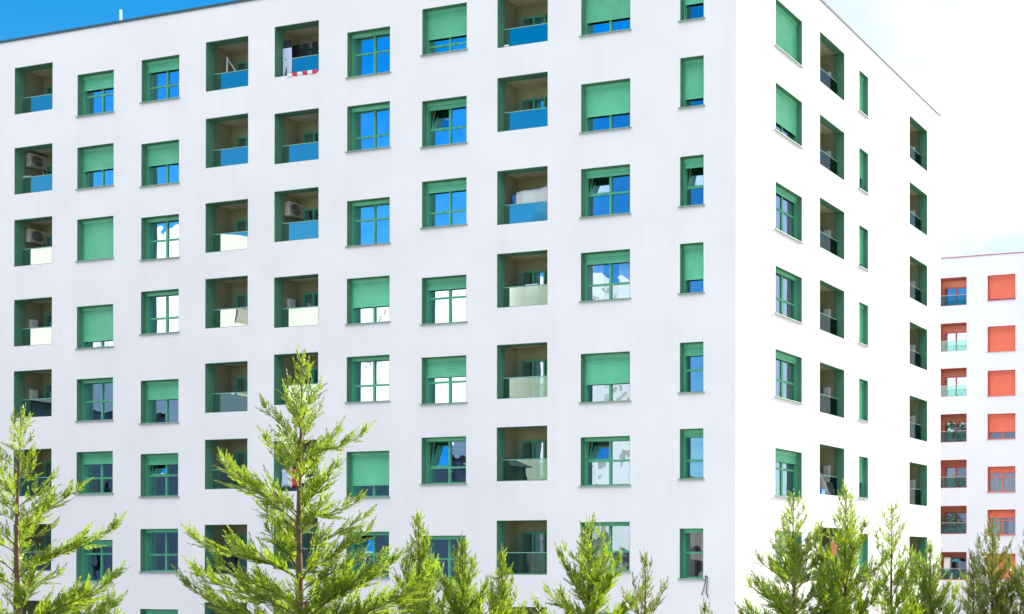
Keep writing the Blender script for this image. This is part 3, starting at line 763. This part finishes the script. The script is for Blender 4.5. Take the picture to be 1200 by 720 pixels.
NL += cypress('cypress cut by the right edge of the photo', 1204, 622, 15.0, .52, 83, dens=1.0, leaf='leaf_dark')
NL += cypress('low cypress whose tip peeks up at the bottom between the two big trees', 128, 694, 11.6, .45, 89)
print('leaflets', NL)

# lamp standing behind the tallest tree
lp = tag(empty('street_lamp', ((373-1225.96)/1410.48*17, 17, terrain(17))), 'thin dark street lamp with a flat T shaped head behind the tallest tree', 'street lamp')
zt = EYE+(659.03-671)/1410.48*17-terrain(17)
m = MB(); m.tube([(0, 0, 0), (0, 0, zt-.14)], .03, 8); m.build('pole', M['dark'], lp)
m = MB(); m.tube([(0, 0, zt-.16), (-.07, 0, zt)], .012, 6); m.tube([(0, 0, zt-.16), (.05, 0, zt)], .012, 6); m.build('bracket', M['dark'], lp)
m = MB(); m.box(-.17, .16, -.08, .08, zt, zt+.028); m.box(-.12, .11, -.05, .05, zt-.012, zt-.001); m.build('lamp_head', M['dark'], lp)

# ------------------------------------------------------------------ sky and sun
wd = bpy.data.worlds.new('World'); scene.world = wd; wd.use_nodes = True
nt = wd.node_tree; nt.nodes.clear()
N = nt.nodes.new
out = N('ShaderNodeOutputWorld'); bg = N('ShaderNodeBackground'); bg.inputs['Strength'].default_value = 0.15
sky = N('ShaderNodeTexSky'); sky.sky_type = 'NISHITA'; sky.sun_disc = False
sky.sun_elevation = SUN_EL; sky.sun_rotation = SUN_AZ; sky.altitude = 100; sky.air_density = 1.0; sky.dust_density = 0.25; sky.ozone_density = 2.0
hs = N('ShaderNodeHueSaturation'); hs.inputs['Saturation'].default_value = 1.55; hs.inputs['Value'].default_value = 0.50
nt.links.new(sky.outputs[0], hs.inputs['Color'])
tc = N('ShaderNodeTexCoord'); sp = N('ShaderNodeSeparateXYZ'); nt.links.new(tc.outputs['Generated'], sp.inputs[0])
def mth(op, a, b=None, c=None):
    n = N('ShaderNodeMath'); n.operation = op
    for i, v in enumerate((a, b, c)):
        if v is None: continue
        if hasattr(v, 'links'): nt.links.new(v, n.inputs[i])
        else: n.inputs[i].default_value = v
    return n.outputs[0]
zz = mth('ADD', mth('MAXIMUM', sp.outputs['Z'], 0.0), 0.25)
cv = N('ShaderNodeCombineXYZ'); nt.links.new(mth('DIVIDE', sp.outputs['X'], zz), cv.inputs[0]); nt.links.new(mth('DIVIDE', sp.outputs['Y'], zz), cv.inputs[1])
cn = N('ShaderNodeTexNoise'); cn.inputs['Scale'].default_value = 1.1; cn.inputs['Detail'].default_value = 7; cn.inputs['Roughness'].default_value = .55
nt.links.new(cv.outputs[0], cn.inputs['Vector'])
dt = N('ShaderNodeVectorMath'); dt.operation = 'DOT_PRODUCT'; nt.links.new(tc.outputs['Generated'], dt.inputs[0])
dt.inputs[1].default_value = (math.sin(SUN_AZ)*math.cos(SUN_EL), math.cos(SUN_AZ)*math.cos(SUN_EL), math.sin(SUN_EL))
gl = N('ShaderNodeMapRange'); gl.inputs['From Min'].default_value = .62; gl.inputs['From Max'].default_value = .95; gl.inputs['To Max'].default_value = .22
nt.links.new(dt.outputs['Value'], gl.inputs['Value'])
bk = N('ShaderNodeMapRange'); bk.inputs['From Min'].default_value = -.75; bk.inputs['From Max'].default_value = -.1; bk.inputs['To Min'].default_value = -.11; bk.inputs['To Max'].default_value = 0
nt.links.new(dt.outputs['Value'], bk.inputs['Value'])
cm = N('ShaderNodeMapRange'); cm.inputs['From Min'].default_value = .50; cm.inputs['From Max'].default_value = .72; cm.inputs['To Max'].default_value = .9
hi = N('ShaderNodeMapRange'); hi.inputs['From Min'].default_value = .42; hi.inputs['From Max'].default_value = .75; hi.inputs['To Max'].default_value = .24  # extra high cloud, out of view, added to whiten the facade light
nt.links.new(sp.outputs['Z'], hi.inputs['Value'])
nt.links.new(mth('ADD', mth('ADD', mth('ADD', cn.outputs['Fac'], bk.outputs[0]), gl.outputs[0]), hi.outputs[0]), cm.inputs['Value'])
mx = N('ShaderNodeMix'); mx.data_type = 'RGBA'
# cloud brightness shaped to balance the facades: raised opposite the sun, cut near it
cf = N('ShaderNodeMapRange'); cf.inputs['From Min'].default_value = -.5; cf.inputs['From Max'].default_value = .55; cf.inputs['To Min'].default_value = 1.5; cf.inputs['To Max'].default_value = .37
nt.links.new(dt.outputs['Value'], cf.inputs['Value'])
cs = N('ShaderNodeVectorMath'); cs.operation = 'SCALE'; cs.inputs[0].default_value = (9.4, 8.9, 8.8)
nt.links.new(cf.outputs[0], cs.inputs['Scale']); nt.links.new(cs.outputs[0], mx.inputs['B'])
nt.links.new(cm.outputs[0], mx.inputs['Factor']); nt.links.new(hs.outputs[0], mx.inputs['A'])
nt.links.new(mx.outputs['Result'], bg.inputs['Color']); nt.links.new(bg.outputs[0], out.inputs['Surface'])

sd = bpy.data.lights.new('sun', 'SUN'); sd.energy = 5.0; sd.angle = R(0.5); sd.color = (1.0, 0.93, 0.82)
so = bpy.data.objects.new('sun', sd); COL.objects.link(so)
sv = Vector((math.sin(SUN_AZ)*math.cos(SUN_EL), math.cos(SUN_AZ)*math.cos(SUN_EL), math.sin(SUN_EL)))
so.rotation_euler = sv.to_track_quat('Z', 'Y').to_euler(); so.location = sv*200

# ------------------------------------------------------------------ camera
cd = bpy.data.cameras.new('camera'); cam = bpy.data.objects.new('camera', cd); COL.objects.link(cam)
cd.sensor_fit = 'HORIZONTAL'; cd.sensor_width = 36.0; cd.lens = 1410.48/1200*36
cd.shift_x = (600-1225.96)/1200; cd.shift_y = (654.16-360)/1200
cd.clip_start = 0.1; cd.clip_end = 10000
cam.location = (0, 0, EYE); cam.rotation_euler = (R(90+0.198), 0, 0)
scene.camera = cam
scene.view_settings.view_transform = 'Standard'; scene.view_settings.look = 'None'
scene.view_settings.exposure = 1.45; scene.view_settings.gamma = 1; scene.view_settings.use_curve_mapping = False
scene.cycles.max_bounces = 8; scene.cycles.transparent_max_bounces = 16; scene.cycles.use_denoising = True
scene.cycles.caustics_reflective = False; scene.cycles.caustics_refractive = False
